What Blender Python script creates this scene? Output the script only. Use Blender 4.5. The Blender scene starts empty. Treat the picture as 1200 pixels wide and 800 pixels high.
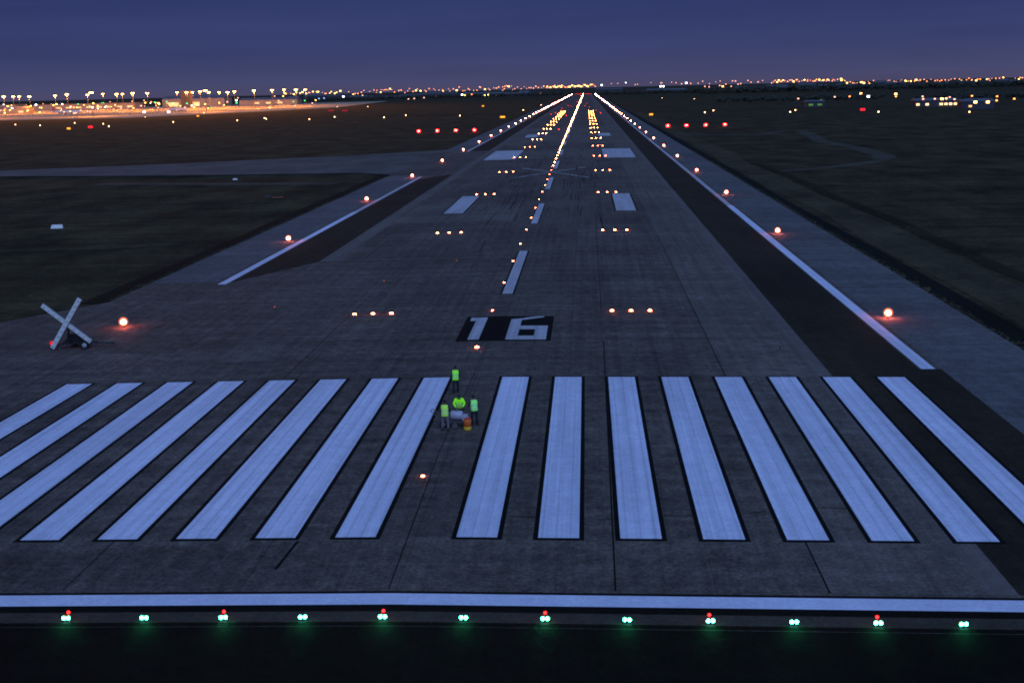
import bpy, bmesh, math, random
from mathutils import Vector, Matrix
random.seed(16)
R = math.radians
C = bpy.context.scene.collection
SC = bpy.context.scene

# ------------------------------------------------------------------ camera
cam = bpy.data.cameras.new('camera'); camo = bpy.data.objects.new('camera', cam); C.objects.link(camo)
cam.sensor_width = 36; cam.lens = 1409.83 / 1200 * 36; cam.clip_start = 0.5; cam.clip_end = 90000
PIT, YAW, ROL = 0.206495, 0.065054, -0.0238708
fw = Vector((-math.sin(YAW) * math.cos(PIT), math.cos(YAW) * math.cos(PIT), -math.sin(PIT)))
rt = Vector((math.cos(YAW), math.sin(YAW), 0)); up = rt.cross(fw)
r2 = rt * math.cos(ROL) + up * math.sin(ROL); u2 = -rt * math.sin(ROL) + up * math.cos(ROL)
M = Matrix((r2, u2, -fw)).transposed().to_4x4(); M.translation = (7.708, -49.836, 19.216)
camo.matrix_world = M; SC.camera = camo

# ------------------------------------------------------------------ dusk sky
W = bpy.data.worlds.new('World'); SC.world = W; W.use_nodes = True
nt = W.node_tree; nt.nodes.clear()
N = nt.nodes.new; Lk = nt.links.new
sky = N('ShaderNodeTexSky'); sky.sky_type = 'NISHITA'; sky.sun_disc = False
SUN_EL, SUN_AZ = R(-2.0), R(200)           # the sun has just gone, behind the camera
sky.sun_elevation = SUN_EL; sky.sun_rotation = SUN_AZ
sky.air_density = 1.0; sky.dust_density = 0.6; sky.ozone_density = 5.0
bgs = N('ShaderNodeBackground'); bgs.inputs[1].default_value = 0.06
Lk(sky.outputs[0], bgs.inputs[0])
# twilight: dull violet band at the horizon, deep blue above, a brighter afterglow behind the camera
tcw = N('ShaderNodeTexCoord'); sep = N('ShaderNodeSeparateXYZ'); Lk(tcw.outputs['Generated'], sep.inputs[0])
ramp = N('ShaderNodeValToRGB'); cr = ramp.color_ramp
for i, (p_, c_) in enumerate([(0.0,(.068,.063,.132)),(.008,(.060,.064,.148)),(.030,(.042,.053,.150)),(.075,(.029,.043,.143)),(.30,(.055,.105,.27)),(1.0,(.090,.165,.37))]):
    e_ = cr.elements[i] if i < 2 else cr.elements.new(p_)
    e_.position = p_; e_.color = (*c_, 1)
Lk(sep.outputs['Z'], ramp.inputs[0])
mry = N('ShaderNodeMapRange'); mry.inputs[1].default_value = .1; mry.inputs[2].default_value = -1; mry.inputs[3].default_value = 1.0; mry.inputs[4].default_value = 2.6
Lk(sep.outputs['Y'], mry.inputs[0])
mpw = N('ShaderNodeMapping'); mpw.inputs['Scale'].default_value = (2.2, 2.2, 26); Lk(tcw.outputs['Generated'], mpw.inputs[0])
nzw = N('ShaderNodeTexNoise'); nzw.inputs['Scale'].default_value = 1.6; nzw.inputs['Detail'].default_value = 5; Lk(mpw.outputs[0], nzw.inputs['Vector'])
mzw = N('ShaderNodeMapRange'); mzw.inputs[1].default_value = .3; mzw.inputs[2].default_value = .7; mzw.inputs[3].default_value = .90; mzw.inputs[4].default_value = 1.10; Lk(nzw.outputs[0], mzw.inputs[0])
mxw = N('ShaderNodeMix'); mxw.data_type = 'RGBA'; mxw.blend_type = 'MULTIPLY'; mxw.inputs[0].default_value = 1; Lk(ramp.outputs[0], mxw.inputs[6]); Lk(mzw.outputs[0], mxw.inputs[7])
bg2 = N('ShaderNodeBackground'); Lk(mxw.outputs[2], bg2.inputs[0]); Lk(mry.outputs[0], bg2.inputs[1])
ads = N('ShaderNodeAddShader'); Lk(bgs.outputs[0], ads.inputs[0]); Lk(bg2.outputs[0], ads.inputs[1])
out = N('ShaderNodeOutputWorld'); Lk(ads.outputs[0], out.inputs[0])

sun = bpy.data.lights.new('sun', 'SUN'); sun.energy = 0.9; sun.angle = R(50); sun.color = (0.38, 0.56, 0.86)
suno = bpy.data.objects.new('sun', sun); C.objects.link(suno)
suno.rotation_euler = (R(48), 0, R(20))
SC.view_settings.view_transform = 'Standard'; SC.view_settings.look = 'None'
SC.view_settings.gamma = 1; SC.view_settings.use_curve_mapping = False
SC.view_settings.exposure = 0.0
SC.render.engine = 'CYCLES'
SC.cycles.filter_width = 1.9
SC.cycles.use_denoising = True
SC.cycles.max_bounces = 4; SC.cycles.diffuse_bounces = 2; SC.cycles.glossy_bounces = 2
SC.cycles.sample_clamp_indirect = 2.0

# ------------------------------------------------------------------ helpers
def new_mat(name):
    m = bpy.data.materials.new(name); m.use_nodes = True
    return m, m.node_tree, m.node_tree.nodes['Principled BSDF']
def plain(name, col, rough=0.6, metal=0.0, var=0.15, scale=3.0):
    m, t, b = new_mat(name)
    tc = t.nodes.new('ShaderNodeTexCoord'); n = t.nodes.new('ShaderNodeTexNoise'); n.inputs['Scale'].default_value = scale
    n.inputs['Detail'].default_value = 5
    mr = t.nodes.new('ShaderNodeMapRange'); mr.inputs[1].default_value = .25; mr.inputs[2].default_value = .75
    mr.inputs[3].default_value = 1 - var; mr.inputs[4].default_value = 1 + var
    mx = t.nodes.new('ShaderNodeMix'); mx.data_type = 'RGBA'; mx.blend_type = 'MULTIPLY'; mx.inputs[0].default_value = 1
    mx.inputs[6].default_value = (*col, 1)
    t.links.new(tc.outputs['Object'], n.inputs['Vector']); t.links.new(n.outputs[0], mr.inputs[0])
    t.links.new(mr.outputs[0], mx.inputs[7]); t.links.new(mx.outputs[2], b.inputs['Base Color'])
    b.inputs['Roughness'].default_value = rough; b.inputs['Metallic'].default_value = metal
    return m
def glow(name, col, s, sampled=True):
    m = bpy.data.materials.new(name); m.use_nodes = True; t = m.node_tree; t.nodes.clear()
    e = t.nodes.new('ShaderNodeEmission'); e.inputs[0].default_value = (*col, 1); e.inputs[1].default_value = s
    o = t.nodes.new('ShaderNodeOutputMaterial'); t.links.new(e.outputs[0], o.inputs[0])
    if not sampled: m.cycles.emission_sampling = 'NONE'
    return m
def fluor(name, col):
    m = bpy.data.materials.new(name); m.use_nodes = True; t = m.node_tree; t.nodes.clear()
    e = t.nodes.new('ShaderNodeBsdfDiffuse'); e.inputs[0].default_value = (*col, 1)
    o = t.nodes.new('ShaderNodeOutputMaterial'); t.links.new(e.outputs[0], o.inputs[0])
    return m
def surface(name, col, patch=.25, fine=.25, streak=.15, streak_dir='y', rough=.85, joints=None, bands=0.0, worn=None):
    """paved surface: broad patches, fine grain, wear streaks along or across the runway, sawn joints"""
    m, t, b = new_mat(name); n = t.nodes.new; l = t.links.new
    tc = n('ShaderNodeTexCoord')
    def noise(sc, det, rough_=.6):
        mp = n('ShaderNodeMapping'); mp.inputs['Scale'].default_value = sc; l(tc.outputs['Object'], mp.inputs[0])
        q = n('ShaderNodeTexNoise'); q.inputs['Scale'].default_value = 1; q.inputs['Detail'].default_value = det
        q.inputs['Roughness'].default_value = rough_; l(mp.outputs[0], q.inputs['Vector']); return q.outputs[0]
    def rng(x, lo, hi, a=.3, c=.7):
        r = n('ShaderNodeMapRange'); r.inputs[1].default_value = a; r.inputs[2].default_value = c
        r.inputs[3].default_value = lo; r.inputs[4].default_value = hi; l(x, r.inputs[0]); return r.outputs[0]
    def mul(a, c):
        q = n('ShaderNodeMath'); q.operation = 'MULTIPLY'; l(a, q.inputs[0]); l(c, q.inputs[1]); return q.outputs[0]
    f = rng(noise((.09, .05, .1), 6), 1 - patch, 1 + patch)
    f = mul(f, rng(noise((6, 6, 6), 3, .8), 1 - fine, 1 + fine))
    f = mul(f, rng(noise((1.1, 1.1, 1.1), 6, .7), 1 - fine * .7, 1 + fine * .7))
    st = (2.2, .03, 1) if streak_dir == 'y' else (.02, .8, 1)
    f = mul(f, rng(noise(st, 4), 1 - streak, 1 + streak))
    if bands: f = mul(f, rng(noise((.012, .55, 1), 5, .75), 1 - bands, 1 + bands))
    if joints:
        jx, jy, dark = joints
        sp = n('ShaderNodeSeparateXYZ'); l(tc.outputs['Object'], sp.inputs[0])
        for ax, pitch in (('X', jx), ('Y', jy)):
            if not pitch: continue
            w = n('ShaderNodeMath'); w.operation = 'PINGPONG'; w.inputs[1].default_value = pitch / 2; l(sp.outputs[ax], w.inputs[0])
            f = mul(f, rng(w.outputs[0], dark, 1, 0.02, .06))
    if worn:      # paint worn through to the pavement in long scratches
        wn = rng(noise((5.0, .10, 1), 8, .8), 0, worn, .58, .75)
        mw = n('ShaderNodeMix'); mw.data_type = 'RGBA'; l(wn, mw.inputs[0]); mw.inputs[6].default_value = (*col, 1)
        mw.inputs[7].default_value = (.10, .10, .10, 1); base = mw.outputs[2]
    mx = n('ShaderNodeMix'); mx.data_type = 'RGBA'; mx.blend_type = 'MULTIPLY'; mx.inputs[0].default_value = 1
    mx.inputs[6].default_value = (*col, 1)
    if worn: l(base, mx.inputs[6])
    l(f, mx.inputs[7]); l(mx.outputs[2], b.inputs['Base Color']); b.inputs['Roughness'].default_value = rough
    b.inputs['Specular IOR Level'].default_value = .06
    bp = n('ShaderNodeBump'); bp.inputs['Strength'].default_value = .35; bp.inputs['Distance'].default_value = .02
    l(noise((9, 9, 9), 4, .8), bp.inputs['Height']); l(bp.outputs[0], b.inputs['Normal'])
    return m

def fall(x): return -0.00946 * min(abs(x), 38.0)         # the runway sheds water from its crown

class MB:
    def __init__(s): s.v = []; s.f = []; s.mi = []
    def add(s, vs, fs, mi=0):
        o = len(s.v); s.v += [tuple(q) for q in vs]; s.f += [tuple(i + o for i in q) for q in fs]; s.mi += [mi] * len(fs); return s
    def box(s, c, d, mi=0, rz=0, M_=None, taper=1.0):
        x, y, z = (q / 2 for q in d); vs = []
        for k, (a, b_, e) in enumerate([(-1,-1,-1),(1,-1,-1),(1,1,-1),(-1,1,-1),(-1,-1,1),(1,-1,1),(1,1,1),(-1,1,1)]):
            tp = taper if e > 0 else 1
            p = Vector((a * x * tp, b_ * y * tp, e * z))
            if M_: p = M_ @ p
            if rz: p = Matrix.Rotation(rz, 3, 'Z') @ p
            vs.append(p + Vector(c))
        return s.add(vs, [(0,3,2,1),(4,5,6,7),(0,1,5,4),(1,2,6,5),(2,3,7,6),(3,0,4,7)], mi)
    def tube(s, pts, rad, n=10, mi=0, cap=True):
        pts = [Vector(p) for p in pts]; rad = rad if isinstance(rad, (list, tuple)) else [rad] * len(pts)
        vs = []; fs = []
        for i, p in enumerate(pts):
            d = (pts[min(i + 1, len(pts) - 1)] - pts[max(i - 1, 0)]).normalized()
            a = d.orthogonal().normalized() if i == 0 else (a - d * a.dot(d)).normalized()
            b_ = d.cross(a)
            for k in range(n):
                t = 2 * math.pi * k / n; vs.append(p + (a * math.cos(t) + b_ * math.sin(t)) * rad[i])
        for i in range(len(pts) - 1):
            for k in range(n):
                fs.append((i*n+k, i*n+(k+1)%n, (i+1)*n+(k+1)%n, (i+1)*n+k))
        if cap: fs += [tuple(reversed(range(n))), tuple(range((len(pts)-1)*n, len(pts)*n))]
        return s.add(vs, fs, mi)
    def lathe(s, prof, n=12, c=(0,0,0), mi=0, M_=None, sx=1, sy=1):
        vs = []; fs = []
        for r, z in prof:
            for k in range(n):
                t = 2 * math.pi * k / n; p = Vector((r * math.cos(t) * sx, r * math.sin(t) * sy, z))
                if M_: p = M_ @ p
                vs.append(p + Vector(c))
        for i in range(len(prof) - 1):
            for k in range(n): fs.append((i*n+k, i*n+(k+1)%n, (i+1)*n+(k+1)%n, (i+1)*n+k))
        fs += [tuple(reversed(range(n))), tuple(range((len(prof)-1)*n, len(prof)*n))]
        return s.add(vs, fs, mi)
    def ball(s, c, r, n=10, m=6, mi=0, sc=(1,1,1), half=False, M_=None):
        prof = []
        for i in range(m + 1):
            a = (-math.pi/2 if not half else 0) + (math.pi if not half else math.pi/2) * i / m
            prof.append((max(math.cos(a), .02) * r, math.sin(a) * r * sc[2]))
        return s.lathe(prof, n, c, mi, M_, sc[0], sc[1])
    def build(s, name, mats, parent=None, smooth=False, loc=None):
        me = bpy.data.meshes.new(name); me.from_pydata(s.v, [], s.f); me.update()
        mats = mats if isinstance(mats, (list, tuple)) else [mats]
        for m in mats: me.materials.append(m)
        me.polygons.foreach_set('material_index', s.mi)
        if smooth: me.polygons.foreach_set('use_smooth', [True] * len(me.polygons))
        o = bpy.data.objects.new(name, me); C.objects.link(o)
        if parent: o.parent = parent
        if loc: o.location = loc
        return o
def tag(o, label, cat, group=None, kind=None):
    o['label'] = label; o['category'] = cat
    if group: o['group'] = group
    if kind: o['kind'] = kind
    return o
def thing(name, label, cat, loc, rz=0, group=None):
    o = bpy.data.objects.new(name, None); C.objects.link(o); o.empty_display_size = .2
    o.location = loc; o.rotation_euler = (0, 0, rz); return tag(o, label, cat, group)
def kids(o): return [q for q in C.objects if q.parent == o]
def dup(root, ch, loc, label, rz=None, group=None):
    r = root.copy(); C.objects.link(r); r.location = loc; r['label'] = label
    if rz is not None: r.rotation_euler = (0, 0, rz)
    if group: r['group'] = group
    for c, sub in ch:
        q = c.copy(); C.objects.link(q); q.parent = r
        for g in sub:
            w = g.copy(); C.objects.link(w); w.parent = q
    return r
def family(root): return [(c, kids(c)) for c in kids(root)]
ORD = ['first','second','third','fourth','fifth','sixth','seventh','eighth','ninth','tenth','eleventh','twelfth',
       'thirteenth','fourteenth','fifteenth','sixteenth','seventeenth','eighteenth','nineteenth','twentieth']
def structure(o, label=None):
    o['kind'] = 'structure'
    if label: o['label'] = label
    return o

# ------------------------------------------------------------------ surfaces
CON = surface('runway_pavement', (.100, .081, .071), .26, .55, .20, joints=(6.3, 0, .72), bands=.34)
CON2 = surface('runway_pavement_lighter', (.120, .100, .090), .2, .45, .18, joints=(6.3, 0, .8), bands=.22)
CON3 = surface('repair_patch_pavement', (.088, .071, .061), .3, .5, .1)
SHO = surface('shoulder_pavement', (.112, .106, .110), .2, .4, .08, bands=.22)
DRK = surface('dark_asphalt', (.030, .024, .017), .3, .35, .12)
BLK = surface('blast_pad_asphalt', (.009, .007, .0045), .35, .4, .1)
GRY = surface('threshold_strip', (.060, .048, .038), .2, .3, .1, 'x')
STR = surface('seal_strip', (.130, .110, .103), .15, .2, .2)
TAX = surface('taxiway_pavement', (.100, .090, .085), .3, .25, .08, 'x')
WHT = surface('white_marking_paint', (.62, .64, .80), .10, .14, .16, rough=.6, worn=.5, joints=(.62, 0, .84))
WHB = surface('white_bar_paint', (.62, .64, .80), .08, .14, .08, 'x', rough=.6, worn=.2)
WHO = surface('old_white_paint', (.42, .41, .46), .12, .2, .2, rough=.7, worn=.7)
FNT = surface('faded_marking_paint', (.34, .33, .34), .2, .3, .3)
BOR = surface('black_border_paint', (.006, .006, .006), .2, .2, .1)
GRS = surface('dry_grass', (.040, .033, .017), .62, .55, .12, 'x', rough=1, bands=.5)
DGR = surface('dark_turf_ditch_shade', (.008, .008, .005), .4, .4, .1)  # black tone carries the drain ditch's shadow as colour
LGR = surface('mown_grass', (.054, .046, .028), .45, .45, .1, rough=1)
DG2 = surface('dark_ditch_grass', (.022, .019, .011), .5, .45, .1, rough=1)  # darker grass tone along the ditch line
DIR = surface('dirt_track', (.062, .055, .040), .3, .4, .1)
RUB = surface('tyre_rubber', (.036, .029, .024), .3, .3, .3)
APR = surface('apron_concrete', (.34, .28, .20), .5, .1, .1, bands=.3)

def sheet(name, polys, mat, z=0.0, parent=None, skirt=0.0, step=None):
    """flat polygons laid on the cambered surface; rects (x0,x1,y0,y1) are split at the crown"""
    b = MB()
    for p in polys:
        if len(p) == 4 and not hasattr(p[0], '__len__'):
            x0, x1, y0, y1 = p
            xs = [x0] + [q for q in (-38, 0, 38) if x0 < q < x1] + [x1]
            for a, c in zip(xs, xs[1:]):
                b.add([(a,y0,fall(a)+z),(c,y0,fall(c)+z),(c,y1,fall(c)+z),(a,y1,fall(a)+z)], [(0,1,2,3)])
        else:
            b.add([(x, y, fall(x) + z) for x, y in p], [tuple(range(len(p)))])
    return b.build(name, mat, parent)

g = MB().add([(-45000,-3000,-.52),(45000,-3000,-.52),(45000,60000,-.52),(-45000,60000,-.52)], [(0,1,2,3)])
structure(g.build('ground', GRS), 'dark dry grass plain around the runway reaching the horizon')
END = 3660
# base pavement, thick slab with a real edge
b = MB()
rows = [-38, 0, 38]
def slab(x0, x1, y0, y1, mat, name, zt=0.0, parent=None):
    q = MB(); xs = [x0] + [v for v in (-38, 0, 38) if x0 < v < x1] + [x1]; nn = len(xs)
    top = [(x, y0, fall(x) + zt) for x in xs] + [(x, y1, fall(x) + zt) for x in xs]
    bot = [(x, y0, -.7) for x in xs] + [(x, y1, -.7) for x in xs]
    fs = []
    for i in range(nn - 1):
        fs.append((i, i+1, nn+i+1, nn+i)); fs.append((2*nn+i, i+2*nn+1, i+1, i)[::1])
        fs.append((nn+i, nn+i+1, 3*nn+i+1, 3*nn+i))
    fs += [(0, nn, 3*nn, 2*nn), (nn-1, 2*nn+nn-1, 3*nn+nn-1, 2*nn-1)]
    q.add(top + bot, fs); return q.build(name, mat, parent)
RWY = structure(slab(-39.4, 39.5, -9.0, END, CON, 'runway'), 'long grey cambered runway running straight to the horizon')
structure(slab(-75, 75, -60, -9.004, BLK, 'road'), 'black asphalt blast pad before the green lights')
# the paved turning area on the left
pa = MB().add([(-39.4,-9,-.352),(-39.4,64,-.352),(-45.4,54,-.352),(-70,49,-.352),(-170,40,-.352),(-170,-9,-.352)], [(0,1,2,3,4,5)])
structure(pa.build('pavement', CON), 'wide paved area left of the threshold beside the X trailer')
# the crossing taxiway
tx = MB()
tx.add([(-39.4,241,-.355),(-39.4,360,-.355),(-47,352,-.355),(-70,334,-.355),(-117,309,-.355),(-161,292,-.355),(-420,240,-.355),(-420,212,-.355),(-148,264,-.355),(-98,254,-.355),(-49,250,-.355)][::-1], [tuple(range(11))])
structure(tx.build('taxiway', TAX), 'grey taxiway crossing the dark grass to join the runway on the left')
P = RWY
sheet('shoulder', [(31.9,39.5,16,END)], SHO, .004, P)
sheet('shoulder', [(-39.4,-31.9,76,238),(-39.4,-31.9,345,END)], SHO, .004, P)
sheet('dark_strip', [(24.1,30.4,30.5,END),(30.4,31.9,-5.6,32.4),(24.1,30.4,-5.6,30.5)], DRK, .004, P)
sheet('dark_strip', [[(-24,90),(-24,236),(-30.4,225),(-30.4,75)][::-1], (-30.4,-24,345,END)], DRK, .004, P)
sheet('seal_strip', [(22.9,24.1,-5.6,END)], STR, .004, P)
sheet('seal_strip', [(-24,-21.9,90,END)], STR, .004, P)
sheet('pavement_lane', [(16.9,22.9,-5.6,END)], CON2, .004, P)
sheet('pavement_patch', [(-21.6,-3.6,130.5,157)], CON2, .004, P)
sheet('pavement_patch', [(-12.4,12.3,291,341)], CON2, .004, P)
sheet('pavement_patch', [(-21.9,16.9,380,560)], CON2, .004, P)
sheet('threshold_strip', [(-39,39,-8.62,-7.72)], GRY, .004, P)
sheet('threshold_strip', [(-39,39,-7.72,-7.3),(-39,39,-8.98,-8.62)], BLK, .004, P)
# markings
B_, A_ = .22, 1.8
for s in (-1, 1):
    for j in range(8):
        x0, x1 = sorted((s * A_ * (1 + 2 * j), s * A_ * (2 + 2 * j)))
        sheet('marking_border', [(x0-B_, x1+B_, -.26, 30.2)], BOR, .008, P)
        sheet('threshold_stripe', [(x0, x1, 0, 30)], WHT, .012, P)
sheet('marking_border', [(-33,33,-7.3,-5.85)], BOR, .008, P)
sheet('threshold_bar', [(-32.9,32.9,-7.12,-6.08)], WHB, .012, P)
cm = [(-.55+.0, .45, 64+61*k, 95+61*k) for k in range(0, 58) ]
sheet('marking_border', [(a-.18,c+.18,y0-.2,y1+.2) for a,c,y0,y1 in cm[:8]], BOR, .008, P)
sheet('centreline_marking', cm, WHO, .012, P)
sheet('edge_line', [(30.55,31.5,32.4,150)], WHT, .008, P)
sheet('edge_line', [(30.6,31.4,150,END)], WHO, .008, P)
sheet('edge_line', [(-31.5,-30.6,74,150)], WHT, .008, P)
sheet('edge_line', [(-31.4,-30.6,150,231),(-31.4,-30.6,345,END)], WHO, .008, P)
for s in (-1, 1):
    for nm, x0, x1, y0, y1 in (('touchdown_marking',12.3,15.5,143,174.5),('aiming_point_marking',12.4,21.5,291,341),('touchdown_marking',12.4,17.6,445,475)):
        a, c = sorted((s*x0, s*x1))
        sheet('marking_border', [(a-.25,c+.25,y0-.3,y1+.3)], BOR, .008, P)
        sheet(nm, [(a, c, y0, y1)], WHO, .012, P)
# runway designation 16 on its black panel
sheet('designation_panel', [(-2.75,4.75,42.0,52.4)], BOR, .008, P)
sheet('digit_one', [[(-1.85,42.6),(-.95,42.6),(-.95,51.9),(-2.35,51.9),(-2.35,50.4),(-1.85,50.4)]], WHO, .012, P)
sheet('digit_six', [(1.15,4.35,42.5,44.0),(1.15,2.05,44.0,50.2),(3.35,4.35,44.0,48.1),(2.05,3.35,46.6,48.1),
      [(1.15,50.2),(2.05,50.2),(2.05,50.6),(3.9,51.9),(3.9,52.3),(3.3,52.3),(1.9,51.3),(1.15,51.0)]], WHO, .012, P)
# faded painted cross further along
def diag(x0, y0, x1, y1, w):
    d = Vector((x1-x0, y1-y0)).normalized(); n_ = Vector((-d.y, d.x)) * w / 2
    xm, ym = 0.0, y0 + (y1-y0) * (0-x0) / (x1-x0)
    return [[(x0-n_.x,y0-n_.y),(xm-n_.x*0,ym-n_.y-abs(n_.x)*abs(d.y/d.x)),(xm,ym+n_.y+abs(n_.x)*abs(d.y/d.x)),(x0+n_.x,y0+n_.y)],
            [(xm,ym-n_.y-abs(n_.x)*abs(d.y/d.x)),(x1-n_.x,y1-n_.y),(x1+n_.x,y1+n_.y),(xm,ym+n_.y+abs(n_.x)*abs(d.y/d.x))]]
sheet('faded_cross', diag(-8.9,217.5,7.5,251,.75), FNT, .013, P)
sheet('faded_cross', diag(-8.5,252,8.2,215.6,.75), FNT, .017, P)
# tyre rubber and cracks
for i in range(210):
    x = random.choice([-1,1]) * random.gauss(6, 3.3); y = random.triangular(85, 420, 215); L_ = random.uniform(2, 17); w = random.uniform(.06,.22)
    if i == 0: tb = MB(); cb = MB()
    dx = random.uniform(-.15,.15)
    if x * (x+dx) <= 0 or (abs(x) < .8): continue
    z = .0125 + .00006 * i
    tb.add([(x,y,fall(x)+z),(x+w,y,fall(x+w)+z),(x+w+dx,y+L_,fall(x+w+dx)+z),(x+dx,y+L_,fall(x+dx)+z)], [(0,1,2,3)])
tb.build('tyre_marks', RUB, P)
ck = MB()                                # sealed cracks wandering over the slabs
for i in range(26):
    x = random.uniform(-36, 21); y = random.uniform(-4, 150); a = random.choice([0, 1.57]) + random.uniform(-.4, .4); w = random.uniform(.02, .05)
    pts = [(x, y)]
    for q in range(random.randint(6, 22)):
        a += random.uniform(-.35, .35); x += math.cos(a) * .8; y += math.sin(a) * .8; pts.append((x, y))
    for (xa, ya), (xb, yb) in zip(pts, pts[1:]):
        if xa * xb <= 0 or abs(xa) > 37 or (-.4 < ya < 31 and (abs(xa) % 3.6) > 1.2) or -8 < ya < -5.6 or y < -5: continue
        d_ = Vector((xb-xa, yb-ya)).normalized(); n_ = Vector((-d_.y, d_.x)) * w; z = .0066 + .00002 * i
        ck.add([(xa-n_.x,ya-n_.y,fall(xa-n_.x)+z),(xb-n_.x,yb-n_.y,fall(xb-n_.x)+z),(xb+n_.x,yb+n_.y,fall(xb+n_.x)+z),(xa+n_.x,ya+n_.y,fall(xa+n_.x)+z)], [(0,1,2,3)])
ck.build('sealed_cracks', DRK, P)
for i, (x0, x1, y0, y1, m_) in enumerate(((-20,-16.2,36,44,CON2),(10,14.4,66,73,CON2),(-12,-7.5,98,106,CON3),(3,6.2,108,120,CON3),(-30,-24.5,40,47,CON3),(-16,-9,180,200,CON3),(3,11,200,216,CON3))):
    sheet('pavement_patch', [(x0, x1, y0, y1)], m_, .0045, P)
for (x0,y0,x1,y1,w) in ((8.62,-5.6,8.82,42,.07),(-.32,-5.6,-.5,12,.05),(-.5,12,-.15,41,.04),(-5.45,-3.6,-5.25,-.4,.14),(16.9,-5.6,16.95,110,.07),(-13.6,-5.6,-13.5,60,.05),(8.82,54,8.9,140,.06)):
    cb.add([(x0,y0,fall(x0)+.0065),(x0+w,y0,fall(x0+w)+.0065),(x1+w,y1,fall(x1+w)+.0065),(x1,y1,fall(x1)+.0065)], [(0,1,2,3)])
cb.build('pavement_joints', BOR, P)
# grass verge strips, drain lines and dirt tracks
def ribbon(name, pts, w, mat, z, label):
    q = MB(); P_ = [Vector(p) for p in pts]; vs = []
    for i, p in enumerate(P_):
        d = (P_[min(i+1,len(P_)-1)] - P_[max(i-1,0)]).normalized(); n_ = Vector((-d.y, d.x)) * w * (.5 + .03*math.sin(i*.7 + len(P_)))
        vs += [(p.x-n_.x,p.y-n_.y,z),(p.x+n_.x,p.y+n_.y,z)]
    q.add(vs, [(2*i,2*i+1,2*i+3,2*i+2) for i in range(len(P_)-1)])
    return structure(q.build(name, mat), label)
def line(x0,y0,x1,y1,n,j=.4):
    ph = random.uniform(0, 6)
    return [(x0+(x1-x0)*i/n + j*.7*math.sin(ph + i*.31) + j*.5*math.sin(2*ph + i*.83), y0+(y1-y0)*i/n) for i in range(n+1)]
ribbon('drain', line(40.9,-60,40.7,3000,160,.25), 2.4, DGR, -.46, 'drain strip along the right shoulder edge, black with painted ditch shadow')
ribbon('verge', line(45.8,-60,47,900,90,.8), 6.5, LGR, -.49, 'paler strip of mown grass right of the runway shoulder')
ribbon('drain', line(52,20,50.5,260,60,.4), 2.2, DG2, -.475, 'dark shallow ditch running through the grass on the right')
ribbon('drain', line(-40.9,64,-41.0,243,50,.15), 2.6, DGR, -.46, 'black drain line along the left shoulder edge')
ribbon('drain', line(-46.5,55.5,-175,42,30,.4), 2.2, DGR, -.46, 'black edge of the grass behind the X trailer')
ribbon('drain', [(-148,262),(-250,241),(-430,205)], 5, DGR, -.455, 'black drain line in front of the left taxiway')
ribbon('drain', [(-100,322),(-161,296),(-430,244)], 3.5, DGR, -.455, 'black drain line behind the left taxiway')
ribbon('track', [(78,440),(90,467),(97,470),(92,410),(87,370),(89,326),(88,300),(87,280),(84,268)], 5.5, DIR, -.48, 'pale dirt track bending through the grass on the right')
ribbon('track', [(86,270),(77,253),(64,238),(52,229.5),(44,228)], 4.0, DIR, -.476, 'pale dirt spur running back to the runway shoulder')
ribbon('track', [(48,452),(62,440),(79,436),(88,440)], 7.0, DIR, -.484, 'pale dirt turning area beside the right shoulder')
ribbon('track', [(45,208),(70,168),(83,171),(120,176)], .7, DIR, -.48, 'thin vehicle track in the right grass')
ribbon('track', [(-108,231),(-80,224),(-48,217)], 7, DIR, -.48, 'worn strip in front of the left taxiway')
ribbon('track', [(-150,101),(-71,107),(-57,108),(-48,112)], 2.5, LGR, -.48, 'faint pale wheel track in the left grass')
ribbon('track', [(-130,158),(-72,166),(-60,167),(-46,160)], 2.0, LGR, -.48, 'faint pale track in the left grass further back')
ribbon('road', [(-1500,1010),(-600,1000),(-60,960)], 16, DGR, -.48, 'dark perimeter road across the far left grass')
ribbon('road', [(60,900),(500,880),(1500,860)], 12, DGR, -.48, 'dark perimeter road across the far right grass')
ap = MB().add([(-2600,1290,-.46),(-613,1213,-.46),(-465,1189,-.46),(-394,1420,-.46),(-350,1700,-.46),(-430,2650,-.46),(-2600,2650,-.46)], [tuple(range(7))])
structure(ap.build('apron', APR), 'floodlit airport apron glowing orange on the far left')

tf = MB()
for i in range(7000):
    q = random.random()
    if q < .3: x = 39.6 + abs(random.gauss(0, .35)); y = random.uniform(10, 330)
    elif q < .55: x = -39.5 - abs(random.gauss(0, .35)); y = random.uniform(66, 238)
    elif q < .8: x = random.uniform(43, 95); y = random.uniform(30, 230)
    else: x = -random.uniform(43, 110); y = random.uniform(58, 230)
    h_ = random.uniform(.06, .2) if q < .55 else random.uniform(.05, .16); r_ = h_ * random.uniform(1.2, 2.6); a = random.uniform(0, 6)
    vs = [(x + r_*math.cos(a+k*2.09), y + r_*math.sin(a+k*2.09), -.53) for k in range(3)] + [(x + random.uniform(-.1,.1), y, -.5 + h_)]
    tf.add(vs, [(0,1,3),(1,2,3),(2,0,3)])
tag(tf.build('grass', LGR), 'tufts of dry grass along the pavement edges and verges', 'grass', None, 'stuff')

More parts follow.
